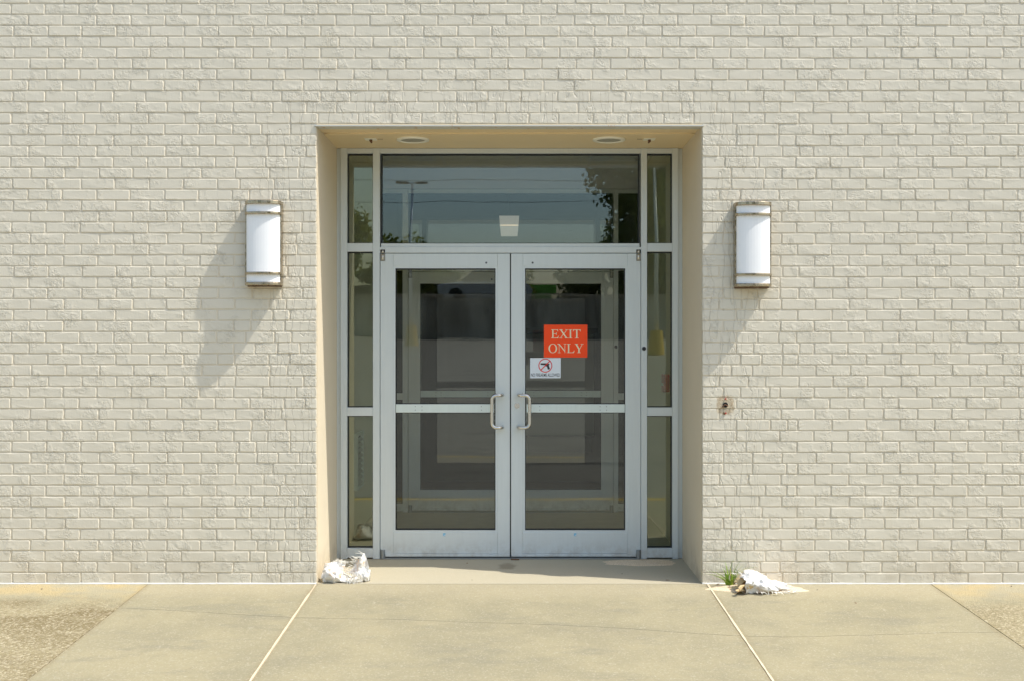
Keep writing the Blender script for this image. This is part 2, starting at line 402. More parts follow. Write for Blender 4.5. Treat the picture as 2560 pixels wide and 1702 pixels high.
MBg = MB().add([(-600, -38.4, -.6), (600, -38.4, -.6), (600, 600, -.6), (-600, 600, -.6)], [(0, 1, 2, 3)])
tag(MBg.build('ground', 'grass_ground', fix=False), kind='structure')
# ------------------------------------------------------------------ brick building
bld = empty('brick_building', 'cream painted brick store front around a recessed glass entrance', 'building', (0, 0, 0))
CH, BW, JN = .0658, .2055, .0066
XMIN, XMAX, ZMAX = -4.4, 4.4, 4.3
def brick_geo(seed, w_, h_):
    rr = random.Random(seed); hw, hh = w_ / 2, h_ / 2
    base = [(-1, -1), (-.5, -1), (0, -1), (.5, -1), (1, -1), (1, 0), (1, 1), (.5, 1), (0, 1), (-.5, 1), (-1, 1), (-1, 0)]
    per = []
    for (a, b) in base:
        j = rr.uniform(0, .0014); cr = rr.uniform(.001, .0035) if abs(a) == 1 and abs(b) == 1 else 0
        x = a * hw; z = b * hh
        if abs(b) == 1: z -= b * j
        if abs(a) == 1: x -= a * (j + cr)
        per.append((x, z))
    vs = []
    bv = rr.uniform(.0022, .0036)
    for ins, yy in ((0, .014), (0, .0026), (bv, 0)):
        for i, (x, z) in enumerate(per):
            a, b = base[i]; jj = rr.uniform(-.0006, .0006)
            vs.append((x - (ins if a == 1 else -ins if a == -1 else 0), yy + (jj if ins else 0), z - (ins if b == 1 else -ins if b == -1 else 0) * .8))
    fs = []
    for r_ in (0, 1):
        for i in range(12):
            n_ = (i + 1) % 12; fs.append((r_ * 12 + i, r_ * 12 + n_, (r_ + 1) * 12 + n_, (r_ + 1) * 12 + i))
    fs.append(tuple(range(24, 36)))
    return vs, fs
bricks = []       # (cx, cz, w, h)
rows = int(ZMAX / CH)
rr = random.Random(11)
def lay(x0, x1, zc, h_, start, irregular=None):
    """fill x0..x1 with bricks; joints at start + n*BW; irregular = 'L'/'R'/'A' zone with cut bricks"""
    js = []
    n0 = math.ceil((x0 - start) / BW)
    x = start + n0 * BW
    while x < x1 - 1e-6: js.append(x + rr.uniform(-.0025, .0025)); x += BW
    def cut(a, b):
        out = [a]; x = a
        while True:
            x += BW * rr.choice((.5, .62, .66, .85, 1.0, 1.0) if b < OPT else (.8, .9, 1.0, 1.0))
            if x > b - .06: break
            out.append(x)
        return out[1:]
    if irregular == 'L':
        z0 = x1 - rr.choice((.31, .36, .42, .27)); js = [j for j in js if j < z0 - .05]; js += cut(js[-1] if js else x0, x1)
    if irregular == 'R':
        z0 = x0 + rr.choice((.31, .36, .42, .27)); keep = [j for j in js if j > z0 + .05]; js = cut(x0, keep[0] if keep else x1) + keep
    if irregular == 'A':
        js = [j + rr.uniform(-.02, .02) for j in js]
    js = [x0] + [j for j in js if x0 + .03 < j < x1 - .03] + [x1]
    for a, b in zip(js, js[1:]):
        lo = a if a == x0 and x0 > XMIN else a + JN * .38
        hi = b if b == x1 and x1 < XMAX else b - JN * .38
        if hi - lo > .02: bricks.append(((lo + hi) / 2, zc, hi - lo, h_))
for r_ in range(rows):
    z0 = r_ * CH; zc = z0 + CH / 2 + .001; h_ = CH - JN
    start = -2.905 + (BW / 2 if r_ % 2 == 0 else 0) + rr.uniform(-.012, .012)
    if z0 + CH <= OPT + .02:
        lay(XMIN, OPL, zc, h_, start, 'L'); lay(OPR, XMAX, zc, h_, start, 'R')
    else:
        lay(XMIN, XMAX, zc, h_, start, 'A' if z0 < OPT + 3 * CH else None)
def wob(x, z): return .0022 * noise.noise(Vector((x * .9, z * 2.5, 5)))
order = sorted(range(len(bricks)), key=lambda i: max(abs(bricks[i][0]) - .0, abs(bricks[i][1] - 1.7) * 1.0) if bricks[i][2] > .08 else 99)
single = set(order[:300])
variants = {}
rest = MB()
for i, (cx, cz, bw, bh) in enumerate(bricks):
    dy = rr.uniform(-.0012, .0012); tl = rr.uniform(-.004, .004); tz = rr.uniform(-.006, .006)
    mt = Matrix.Translation((cx, dy, cz + wob(cx, cz))) @ Matrix.Rotation(tl, 4, 'Y') @ Matrix.Rotation(tz, 4, 'Z')
    if i in single:
        key = (round(bw / .01), rr.randrange(5))
        if key not in variants:
            m_ = MB(); m_.add(*brick_geo(len(variants), key[0] * .01, bh)); variants[key] = m_.mesh('brick', 'brick_paint')
        o = link('brick', variants[key], bld); o.matrix_local = mt @ Matrix.Diagonal((bw / (key[0] * .01), 1, 1, 1))
    else:
        vs, fs = brick_geo(1000 + i % 97, bw, bh)
        rest.add([mt @ Vector(p) for p in vs], fs)
tag(rest.build('brickwork', 'brick_paint', bld), kind='stuff')
MY = .0034
body = MB()
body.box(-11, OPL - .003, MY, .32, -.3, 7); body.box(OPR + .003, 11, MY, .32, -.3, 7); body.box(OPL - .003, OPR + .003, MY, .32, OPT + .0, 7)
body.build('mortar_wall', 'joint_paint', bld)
FY = .757
MB().box(OPL - .25, OPL + .001, .02, FY + .13, -.2, 2.95).build('reveal', 'reveal_stucco', bld)
MB().box(OPR - .001, OPR + .25, .02, FY + .13, -.2, 2.95).build('reveal', 'reveal_stucco', bld)
ln = MB(); ln.box(OPL - .012, OPR + .01, -.007, .09, 2.749, 2.757); ln.box(OPL - .01, OPR + .008, .004, .02, 2.757, 2.7642)
ln.build('steel_lintel', 'lintel_steel', bld)
sf = MB(); sf.box(OPL + .001, OPR - .001, .0905, .225, 2.752, 2.80)
sf.box(OPL + .001, OPR - .001, .0, .0902, 2.7575, 2.762)
sf.build('soffit', 'soffit_paint', bld)
MB().box(OPL + .03, OPR - .03, .225, .252, 2.744, 2.79).build('soffit_strip', 'soffit_paint', bld)
MB().box(OPL + .001, OPR - .001, .252, FY + .1, 2.750, 2.80).build('soffit', 'soffit_paint', bld)
# rest of the shell
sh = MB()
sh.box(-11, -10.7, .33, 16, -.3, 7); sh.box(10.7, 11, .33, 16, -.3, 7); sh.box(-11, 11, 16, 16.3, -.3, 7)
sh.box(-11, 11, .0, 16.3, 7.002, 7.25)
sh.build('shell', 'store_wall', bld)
# caulk bead along the wall foot
def bead(x0, x1, seed):
    m_ = MB(); n = int((x1 - x0) / .03); fr = []; bk = []
    for i in range(n + 1):
        x = x0 + (x1 - x0) * i / n
        wdt = .0055 + .006 * noise.noise(Vector((x * 6, seed, 0))) + .006 * noise.noise(Vector((x * 25, seed, 3)))
        wdt = max(.0015, wdt)
        fr.append((x, -wdt - .003)); bk.append((x, .003))
    m_.slab(fr + bk[::-1], lambda x, y: -.01, lambda x, y: (.0025 if y < 0 else .008) + .002 * noise.noise(Vector((x * 30, seed, 9))))
    m_.build('caulk_bead', 'white_caulk', bld)
bead(XMIN, OPL + .0, 1); bead(OPR, XMAX, 5)
# scar of a removed fitting: hole and two red wall plugs
hx, hz = 1.285, 1.077
MB().disc((hx, -.0022, hz), .0155, .001, 12).build('hole', 'dark_gap', bld)
MB().tube([(hx - .02, -.003, hz - .012), (hx - .004, -.004, hz + .002), (hx + .012, -.003, hz - .006)], .004, 6).build('rust_stub', 'rust', bld)
for dx, dz in ((.001, .036), (.002, -.05)):
    MB().disc((hx + dx, -.006, hz + dz), .0045, .002, 10).build('wall_plug', 'red_plug', bld)
MB().tube([(hx - .01, -.004, hz - .045), (hx - .006, -.004, hz - .058)], .004, 5).build('rust_stub', 'rust', bld)

# ------------------------------------------------------------------ interior
IY = 2.78
ves = MB()
ves.box(OPL - .3, OPL + .004, FY + .131, IY + .12, -.2, 3.0); ves.box(OPR - .002, OPR + .3, FY + .131, IY + .12, -.2, 3.0)
tag(ves.build('vestibule_wall', 'vestibule_wall'), kind='structure')
hw = MB(); hw.box(OPL + .004, OPR - .002, IY + .004, IY + .12, 2.752, 3.0); hw.box(-10.6, OPL - .3, IY, IY + .12, -.2, 6.9); hw.box(OPR + .3, 10.6, IY, IY + .12, -.2, 6.9); hw.box(OPL - .3, OPR + .3, IY, IY + .12, 3.01, 6.9)
tag(hw.build('inner_wall', 'header_wall'), kind='structure')
tag(MB().box(OPL + .004, OPR - .002, FY + .102, FY + .131, 2.752, 3.0).build('lintel_back_wall', 'vestibule_wall'), kind='structure')
tag(MB().box(OPL, OPR, FY + .05, IY + .01, 2.955, 3.0).build('vestibule_ceiling', 'ceiling_tile'), kind='structure')
cg = MB()
for x in (-.57, .04, .65): cg.box(x - .012, x + .012, FY + .14, IY, 2.949, 2.954)
for y in (1.3, 1.91, 2.5): cg.box(OPL + .01, OPR - .01, y - .012, y + .012, 2.945, 2.9485)
tag(cg.build('ceiling_grid', 'ceiling_grid'), kind='structure')
tag(MB().box(OPL, OPR, .952, IY + .06, -.15, .001).build('vestibule_floor', 'vestibule_floor'), kind='structure')
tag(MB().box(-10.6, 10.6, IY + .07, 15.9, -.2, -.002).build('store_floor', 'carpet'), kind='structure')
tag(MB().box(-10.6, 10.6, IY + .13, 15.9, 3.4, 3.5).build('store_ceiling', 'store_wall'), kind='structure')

# ------------------------------------------------------------------ storefront
K = 1.0857 * 7.477 / 2790
FX = lambda x: (x - 1179) * K
FZ = lambda y: CAM_Z - (y - 784) * K
def storefront(y, label, inner=False):
    root = empty('inner_entrance' if inner else 'glass_entrance', label, 'entrance', (0, y, 0))
    A = 'inner_aluminium_brightened' if inner else 'aluminium'
    x0, x1 = FX(776), FX(1572.5); zt = FZ(342); zb = .002
    D = .11
    def member(name, X0, X1, Z0, Z1, yo=0, d=D, step=True, vertical=True):
        m_ = MB().box(X0, X1, yo, yo + d, Z0, Z1); return bevel(m_.build(name, A, root), .0015, 1)
    ox0, ox1 = (OPL + .004 if inner else OPL + .001), (OPR - .002 if inner else OPR - .001)
    jl = MB(); jl.box(ox0, FX(784), .018, D, zb, zt); jl.box(FX(784), FX(799), 0, D, zb, zt); bevel(jl.build('jamb', A, root), .0012, 1)
    jr = MB(); jr.box(FX(1562), ox1, .018, D, zb, zt); jr.box(FX(1548.5), FX(1562), 0, D, zb, zt); bevel(jr.build('jamb', A, root), .0012, 1)
    for a, b in ((858.6, 874.5), (1476.3, 1490)):
        m_ = MB(); m_.box(FX(a), FX(b), -.001, D, zb, zt - .0005)
        bevel(m_.build('mullion', A, root), .0012, 1)
    for a, b in ((799, 858.6), (874.5, 1476.3), (1490, 1548.5)):
        member('head_rail', FX(a) + .0004, FX(b) - .0004, FZ(353.5), zt - .001, .0015)
    tb = MB(); tb.box(FX(874.5) + .0004, FX(1476.3) - .0004, .0, D, FZ(583), FZ(569.5)); tb.box(FX(877), FX(1473), .008, D, FZ(569.5), FZ(561))
    bevel(tb.build('transom_rail', A, root), .0012, 1)
    for a, b in ((799, 858.6), (1490, 1548.5)):
        X0, X1 = FX(a) + .0004, FX(b) - .0004
        member('side_rail', X0, X1, FZ(580), FZ(560.5), .0015); member('side_rail', X0, X1, FZ(957), FZ(937.5), .0015)
        member('sill_rail', X0, X1, zb + .008, FZ(1262), .0015)
    def pane(parent, X0, X1, Z0, Z1, mat, yg=.045, dy=0):
        g = .0055
        gk = MB()
        for (a, b, c, d) in ((X0, X0 + g, Z0, Z1), (X1 - g, X1, Z0, Z1), (X0 + g, X1 - g, Z0, Z0 + g), (X0 + g, X1 - g, Z1 - g * 1.3, Z1)):
            gk.box(a, b, dy + yg - .014, dy + yg + .022, c, d)
        gl = MB().box(X0 + .002, X1 - .002, dy + yg, dy + yg + .006, Z0 + .002, Z1 - .002).build('glass_pane', mat, parent)
        gk.build('gasket', 'gasket', gl if parent is root else parent)
        return gl
    for a, b in ((799, 858.6), (1490, 1548.5)):
        for c, d in ((353.5, 560.5), (580, 937.5), (957, 1262)):
            pane(root, FX(a), FX(b), FZ(d), FZ(c), 'side_glass')
    pane(root, FX(877), FX(1473), FZ(561), FZ(353.5), 'door_glass' if inner else 'transom_glass')
    # doors
    for side in (0, 1):
        dr = empty('door', None, None); dr.parent = root
        if side == 0: ed, gi = (875.6, 1174.2), (910.2, 1141)
        else: ed, gi = (1176.8, 1475.4), (1209, 1440)
        e0, e1 = FX(ed[0]), FX(ed[1]); g0, g1 = FX(gi[0]), FX(gi[1]); zt_, zb_ = FZ(584.2), FZ(1281.5)
        gt, gb = FZ(618.4), FZ(1220.5); yf = .006; T = .045; st = FX(5) - FX(0)
        def piece(name, *b): return bevel(MB().box(*b).build(name, A, dr), .0014, 1)
        piece('stile', e0, g0 - st, yf, yf + T, zb_, zt_); piece('stile', g1 + st, e1, yf, yf + T, zb_, zt_)
        piece('top_rail', g0 - st + .0005, g1 + st - .0005, yf + .0005, yf + T, gt + st, zt_ - .0004)
        piece('bottom_rail', g0 - st + .0005, g1 + st - .0005, yf + .0005, yf + T, zb_ + .022, gb - st)
        piece('door_sweep', e0 + (.035 if side == 0 else .003), e1 - (.003 if side == 0 else .035), yf - .005, yf, zb_ + .002, zb_ + .021)
        piece('kick_edge', g0 - st + .0005, g1 + st - .0005, yf + .001, yf + T, zb_ + .0005, zb_ + .0215)
        gs = MB()
        gs.box(g0 - st, g0, yf + .004, yf + T - .002, gb - st, gt + st); gs.box(g1, g1 + st, yf + .004, yf + T - .002, gb - st, gt + st)
        gs.box(g0, g1, yf + .004, yf + T - .002, gt, gt + st); gs.box(g0, g1, yf + .004, yf + T - .002, gb - st, gb)
        gs.build('glazing_bead', A, dr)
        pane(dr, g0, g1, gb, gt, 'door_glass', .022, yf)
        # push bar inside
        b0, b1 = g0 + .003, g1 - .003
        if side == 0: b1 = g1 - .03
        else: b0 = g0 + .03
        pb = MB().box(b0 - (.02 if side else 0), b1 + (.0 if side else .02), yf + .002, yf + .017, FZ(949.5), FZ(930)).build('push_bar', 'bar_aluminium', dr); bevel(pb, .002, 1)
        sc = MB()
        cols = (956, 971.5, 1108.5) if side == 0 else (1243, 1382, 1397)
        for cxp in cols:
            for cz in (935.5, 943.5): sc.disc((FX(cxp), yf + .0005, FZ(cz)), .0032, yf + .003, 8)
        sc.build('screw', 'zinc', dr)
        gp = MB(); gp.box(b0, b1, yf + .0045, yf + .02, FZ(930) + .0004, FZ(928.3)); gp.box(b0, b1, yf + .0045, yf + .02, FZ(951), FZ(949.5) - .0004); gp.build('bar_shadow_gap', 'gasket', dr)
        # pull handle
        if not inner:
            hxp, sx_ = (1133, 1157) if side == 0 else (1219.5, 1193.5)
            X, XS = FX(hxp), FX(sx_); zt2, zb2 = FZ(908.5), FZ(982.5); yo = -.062; r = .0115; cr = .03
            sg = 1 if XS > X else -1; pts = [(XS, yf, zt2), (XS, yo + .025, zt2), (XS - sg * .007, yo + .008, zt2), (XS - sg * .022, yo, zt2)]
            for a in range(0, 91, 15):
                t = R(a); pts.append((X + sg * cr * (1 - math.sin(t)), yo, zt2 - cr * (1 - math.cos(t))))
            for a in range(0, 91, 15):
                t = R(a); pts.append((X + sg * cr * (1 - math.cos(t)), yo, zb2 + cr * (1 - math.sin(t))))
            pts += [(XS - sg * .022, yo, zb2), (XS - sg * .007, yo + .008, zb2), (XS, yo + .025, zb2), (XS, yf, zb2)]
            MB().tube(pts, r, 14).build('pull_handle', 'satin_steel', dr, smooth=True)
            # loop of pale chain hanging inside, behind the handle
            ch = MB(); cxx = FX(1141.5 if side == 0 else 1210)
            for i in range(9):
                zz = FZ(918 + i * 6.2); xx = cxx + (.004 if i % 2 else -.002) * sg
                ch.tube([(xx + .006 * math.cos(t), yf + .034 + (.002 if i % 2 else 0), zz + .010 * math.sin(t)) for t in [k_ * math.pi / 4 for k_ in range(9)]], .0018, 5, cap=False)
            ch.build('chain', 'bar_aluminium', dr, smooth=True)
            if side == 1:
                lk = MB().disc((FX(1190.8), yf - .004, FZ(933.7)), .0178, yf + .002, 28).build('lock_cylinder', 'satin_steel', dr)
            sp = FX(1023 if side == 0 else 1324.6)
            MB().box(sp - .008, sp + .008, yf - .0008, yf + .001, FZ(1230.6) - .009, FZ(1230.6) + .009).build('sticker', 'sticker_blue', dr)
            MB().box(sp - .004, sp + .0095, yf - .0014, yf - .0009, FZ(1230.6) - .005, FZ(1230.6) + .0005).build('sticker', 'sticker_white', dr)
        px = FX(1119.6 if side == 0 else 1226.5)
        MB().disc((px, yf - .001, FZ(605.5)), .008, yf + .002, 14).build('cover_cap', 'zinc', dr)
        MB().disc((px, yf - .0016, FZ(605.5)), .0045, yf, 10).build('screw', 'black_plastic', dr)
        # pivots
        pv = FX(881.3) if side == 0 else FX(1470.5)
        tp = MB(); tp.box(pv - .0155, pv + .0155, yf - .006, yf + .004, FZ(601.5), FZ(584.8)); tp.box(pv - .0155, pv + .0155, yf - .006, yf - .001, FZ(583.4), FZ(575.5))
        tp.build('top_pivot', 'bronze_hinge', dr)
        tc = MB(); tc.tube([(pv, yf - .006, FZ(599)), (pv, yf - .006, FZ(585.5))], .0085, 12); tc.tube([(pv, yf - .006, FZ(582.8)), (pv, yf - .006, FZ(577.5))], .0085, 12)
        tc.build('pivot_barrel', 'satin_steel', dr, smooth=True)
        MB().tube([(pv, yf - .004, .003), (pv, yf - .004, FZ(1270)), (pv, yf - .004, FZ(1265))], .0155, 14).build('bottom_pivot', 'zinc', dr)
    MB().box(FX(1173.6), FX(1177.4), .024, .04, .012, FZ(584.6)).build('meeting_strip', 'gasket', root)
    MB().box(FX(874.6), FX(1476), -.004, D, .0008, .010).build('threshold', 'zinc', root)
    MB().disc((FX(1483), -.004, FZ(802.4)), .0135, .002, 18).build('exit_button', 'black_plastic', root)
    return root
storefront(FY, 'aluminium framed glass entrance with transom, sidelights and double doors set in the brick recess')
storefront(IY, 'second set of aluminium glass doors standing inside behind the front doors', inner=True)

# vestibule fittings
g = empty('wall_grille', 'narrow white louvred heater grille low on the vestibule left wall', 'grille', (OPL + .004, 1.725, .56))
fr = MB()
for (a, b, c, d) in ((-.18, -.16, -.21, .21), (.16, .18, -.21, .21), (-.16, .16, -.21, -.19), (-.16, .16, .19, .21)): fr.box(0, .03, a, b, c, d)
fr.build('frame', 'sticker_white', g); MB().box(.001, .006, -.16, .16, -.19, .19).build('back_plate', 'black_plastic', g)
for i in range(9):
    z = -.165 + i * .041; MB().add([(.008, -.16, z), (.026, -.16, z - .02), (.026, .16, z - .02), (.008, .16, z), (.008, -.16, z + .003), (.026, -.16, z - .017), (.026, .16, z - .017), (.008, .16, z + .003)],
        [(0, 1, 2, 3), (7, 6, 5, 4), (0, 4, 5, 1), (2, 6, 7, 3), (1, 5, 6, 2), (0, 3, 7, 4)]).build('slat', 'zinc', g)
g = empty('fire_alarm_pull', 'small red fire alarm box on the vestibule right wall', 'fire alarm', (OPR - .002, 1.42, 1.155))
bevel(MB().box(-.045, 0, -.06, .06, -.065, .065).build('housing', 'alarm_red', g), .006)
MB().box(-.052, -.045, -.035, .035, -.02, .0).build('pull_bar', 'sticker_white', g)
g = empty('pendant_lamp', 'square fabric pendant lamp glowing inside the dark store behind the transom', 'lamp', (-.03, 5.2, 2.68))
q = N('lamp_shade_lit'); q.set((.8, .72, .55), .7); q.b.inputs['Emission Color'].default_value = (1, .90, .78, 1); q.b.inputs['Emission Strength'].default_value = .17; M['lamp_shade_lit'] = q.m
s_ = MB()
for z0, z1, a, b in ((-.10, -.004, .088, .098), (.004, .10, .098, .106)):
    s_.add([(-a, -a, z0), (a, -a, z0), (a, a, z0), (-a, a, z0), (-b, -b, z1), (b, -b, z1), (b, b, z1), (-b, b, z1)], [(0, 1, 2, 3), (4, 5, 6, 7), (0, 1, 5, 4), (1, 2, 6, 5), (2, 3, 7, 6), (3, 0, 4, 7)])
s_.build('lamp_shade', 'lamp_shade_lit', g); MB().tube([(0, 0, .1), (0, 0, .72)], .002, 6).build('cord', 'wire', g)
g = empty('service_counter', 'pale green counter standing inside the dark store behind the right door', 'counter', (.62, 8.2, 0))
MB().box(-.45, .45, -.3, .3, .22, 1.55).build('cabinet', 'pale_counter', g); MB().box(-.42, .42, -.27, .27, -.002, .22).build('plinth', 'black_plastic', g); MB().box(-.5, .5, -.34, .34, 1.55, 1.62).build('counter_top', 'black_plastic', g)

# ------------------------------------------------------------------ recess ceiling fittings
def downlight(x, label):
    g = empty('recessed_downlight', label, 'ceiling light', (x, .44, 2.750), 'recessed downlights in the soffit')
    n = 40; m_ = MB(); v = []
    for r_, z in ((.104, 0), (.104, -.008), (.082, -.011), (.076, -.004), (.070, .02)):
        v += [(r_ * math.cos(2 * math.pi * k / n), r_ * math.sin(2 * math.pi * k / n), z) for k in range(n)]
    f = [(a * n + k, a * n + (k + 1) % n, (a + 1) * n + (k + 1) % n, (a + 1) * n + k) for a in range(4) for k in range(n)]
    m_.add(v, f).build('trim_ring', 'downlight_ring', g, smooth=True)
    MB().slab([(.0755 * math.cos(2 * math.pi * k / n), .0755 * math.sin(2 * math.pi * k / n)) for k in range(n)], -.0065, -.0035).build('lens', 'downlight_lens', g)
downlight(-.636, 'recessed round downlight near the left end of the soffit')
downlight(.622, 'recessed round downlight near the right end of the soffit')
def plate(x, label, sgn):
    g = empty('ceiling_bracket', label, 'bracket', (x, .43, 2.750), 'rusty bracket plates in the soffit')
    bevel(MB().box(-.037, .037, -.035, .035, -.004, 0).build('plate', 'downlight_ring', g), .001, 1)
    MB().tube([(0, 0, -.004), (.002, 0, -.014), (.006 * sgn, 0, -.026)], [.011, .009, .004], 8).build('rusty_stub', 'rust', g)
    MB().box(sgn * .045, sgn * .078, -.004, .004, -.0015, -.0005).build('rust_mark', 'rust', g)
plate(-.905, 'square white plate with a rusty stub left of the left downlight', 1)
plate(.879, 'square white plate with a rusty stub right of the right downlight', -1)

# ------------------------------------------------------------------ wall sconces
def sconce(x, z, label):
    g = empty('wall_sconce', label, 'wall lamp', (x, -.001, z), 'half round wall sconces beside the entrance')
    W, H, DS, DP = .109, .504, .045, .113
    def prof(inset, n=18, dep=None):
        w_ = W - inset; dp = (dep or DP) - inset
        pts = [(-w_, 0), (-w_, -DS)]
        for i in range(1, n): t = math.pi * i / n; pts.append((-w_ * math.cos(t), -DS - (dp - DS) * math.sin(t) ** .85))
        pts += [(w_, -DS), (w_, 0)]
        return pts
    MB().slab(prof(.008, dep=.106), -H / 2 + .02, H / 2 - .02).build('diffuser', 'lamp_diffuser', g)
    for z0, z1 in ((H / 2 - .021, H / 2), (-H / 2, -H / 2 + .018)):
        bevel(MB().slab(prof(0), z0, z1).build('end_cap', 'aged_chrome', g), .003, 2)
    for zc in (H / 2 - .074, -H / 2 + .072):
        bevel(MB().slab(prof(-.002), zc - .0075, zc + .0075).build('band', 'aged_chrome', g), .003, 2)
    for s in (-1, 1):
        MB().box(s * (W - .0095), s * (W - .001), -DS - .006, -.001, -H / 2 + .018, H / 2 - .021).build('side_strip', 'aged_chrome', g)
    MB().box(-W + .006, W - .006, -.02, 0, -H / 2 - .005, -H / 2 - .0005).build('back_box', 'rust', g)
    return g
sconce(-1.486, 2.041, 'chrome banded white half round sconce on the brick left of the entrance')
sconce(1.441, 2.033, 'chrome banded white half round sconce on the brick right of the entrance')

# ------------------------------------------------------------------ signs on the right door
YS = FY + .006 + .021
def glyph(ch):
    """serif capital, cap height 1: list of polygons and the advance width"""
    t, s, k = .145, .045, .05
    if ch == 'E':
        return [[(.12, 0), (.12 + t, 0), (.12 + t, 1), (.12, 1)], [(0, 0), (.12, 0), (.12, s), (0, s)], [(0, 1 - s), (.12, 1 - s), (.12, 1), (0, 1)],
                [(.12 + t, 0), (.78, 0), (.84, .26), (.80, .26), (.72, .11), (.62, .055), (.12 + t, .055)],
                [(.12 + t, .945), (.60, .945), (.69, .90), (.72, .78), (.76, .78), (.755, 1), (.12 + t, 1)],
                [(.12 + t, .485), (.50, .485), (.56, .43), (.575, .35), (.61, .35), (.61, .68), (.575, .68), (.56, .59), (.50, .54), (.12 + t, .54)]], .90
    if ch == 'X':
        return [[(.70, .045), (.87, .045), (.26, .955), (.09, .955)], [(.13, .045), (.19, .045), (.465, .44), (.435, .50)], [(.52, .53), (.55, .47), (.86, .955), (.79, .955)],
                [(0, 0), (.33, 0), (.33, .045), (0, .045)], [(.60, 0), (1.0, 0), (1.0, .045), (.60, .045)], [(0, .955), (.38, .955), (.38, 1), (0, 1)], [(.66, .955), (.97, .955), (.97, 1), (.66, 1)]], 1.03
    if ch == 'I':
        return [[(.13, 0), (.28, 0), (.28, 1), (.13, 1)], [(0, 0), (.13, 0), (.13, s), (0, s)], [(.28, 0), (.41, 0), (.41, s), (.28, s)], [(0, 1 - s), (.13, 1 - s), (.13, 1), (0, 1)], [(.28, 1 - s), (.41, 1 - s), (.41, 1), (.28, 1)]], .48
    if ch == 'T':
        return [[(.35, 0), (.50, 0), (.50, .94), (.35, .94)], [(.22, 0), (.35, 0), (.35, s), (.22, s)], [(.50, 0), (.63, 0), (.63, s), (.50, s)],
                [(0, .76), (.04, .76), (.08, .88), (.18, .94), (.67, .94), (.77, .88), (.81, .76), (.85, .76), (.84, 1), (.01, 1)]], .90
    if ch == 'N':
        return [[(.16, .045), (.21, .045), (.21, .86), (.16, .90)], [(.80, .3), (.85, .3), (.85, .955), (.80, .955)], [(.21, .86), (.80, .14), (.80, 0), (.85, 0), (.85, .3), (.80, .3), (.23, 1), (0, 1), (0, .955), (.12, .93)],
                [(.03, 0), (.34, 0), (.34, .045), (.03, .045)], [(.68, .955), (.97, .955), (.97, 1), (.68, 1)]], 1.04
    if ch == 'L':
        return [[(.13, 0), (.275, 0), (.275, 1), (.13, 1)], [(0, 0), (.13, 0), (.13, s), (0, s)], [(0, 1 - s), (.13, 1 - s), (.13, 1), (0, 1)], [(.275, 1 - s), (.42, 1 - s), (.42, 1), (.275, 1)],
                [(.275, 0), (.78, 0), (.86, .28), (.82, .28), (.73, .12), (.62, .055), (.275, .055)]], .88
    if ch == 'Y':
        return [[(.40, .045), (.55, .045), (.55, .46), (.26, .955), (.08, .955), (.40, .42)], [(.55, .46), (.55, .36), (.86, .955), (.80, .955)], [(.27, 0), (.68, 0), (.68, .045), (.27, .045)],
                [(0, .955), (.38, .955), (.38, 1), (0, 1)], [(.66, .955), (.98, .955), (.98, 1), (.66, 1)]], 1.0
    if ch == 'O':
        n = 32; out = []
        o = [(.48 + .48 * math.cos(2 * math.pi * i / n), .5 + .52 * math.sin(2 * math.pi * i / n)) for i in range(n)]
        p = [(.48 + .325 * math.cos(2 * math.pi * i / n), .5 + .47 * math.sin(2 * math.pi * i / n)) for i in range(n)]
        for i in range(n): j = (i + 1) % n; out.append([o[i], o[j], p[j], p[i]])
        return out, 1.0
def word(txt, x0, x1, z0, z1, y, mat, parent, name='letter'):
    gl = [glyph(c) for c in txt]; tot = sum(a for _, a in gl); sc = (x1 - x0) / tot; x = x0; hh = z1 - z0
    for pol, a in gl:
        m_ = MB()
        for i, p in enumerate(pol): m_.prism([(x + u * sc, z0 + v_ * hh) for u, v_ in p], y - .0003 - .00005 * (i % 9), y)
        m_.build(name, mat, parent); x += a * sc
sx0, sx1, sz0, sz1 = FX(1252.8), FX(1353.2), FZ(823), FZ(748)
g = empty('exit_only_sign', 'bright orange red EXIT ONLY sign taped on the right door glass', 'sign', (0, 0, 0))
MB().box(sx0, sx1, YS, YS + .001, sz0, sz1).build('panel', 'sign_orange', g)
Wd, Hd = sx1 - sx0, sz1 - sz0
word('EXIT', sx0 + .165 * Wd, sx0 + .855 * Wd, sz0 + .585 * Hd, sz0 + .85 * Hd, YS - .0002, 'sign_cream', g)
word('ONLY', sx0 + .105 * Wd, sx0 + .915 * Wd, sz0 + .145 * Hd, sz0 + .42 * Hd, YS - .0002, 'sign_cream', g)
rebase(g, ((sx0 + sx1) / 2, YS, sz0))
nx0, nx1, nz0, nz1 = FX(1220.8), FX(1291.6), FZ(870.4), FZ(824)
g = empty('no_firearms_sign', 'small white NO FIREARMS ALLOWED sticker below the orange sign', 'sign', (0, 0, 0))
MB().box(nx0, nx1, YS, YS + .001, nz0, nz1).build('panel', 'sign_white', g)
Wn, Hn = nx1 - nx0, nz1 - nz0; cx, cz = nx0 + .498 * Wn, nz0 + .625 * Hn; ro, ri = .345 * Hn, .30 * Hn
P_ = lambda u, v_: (cx + u * ro, cz + v_ * ro)
gun = [(-.70, .30), (-.62, .34), (.42, .34), (.50, .25), (.62, .20), (.50, .02), (.66, -.42), (.66, -.52), (.36, -.56), (.22, -.12), (.02, -.10), (-.04, .05), (-.68, .12)]
MB().prism([P_(*p) for p in gun], YS - .0004, YS - .0001).build('pistol_symbol', 'sign_black', g)
m_ = MB(); n = 40
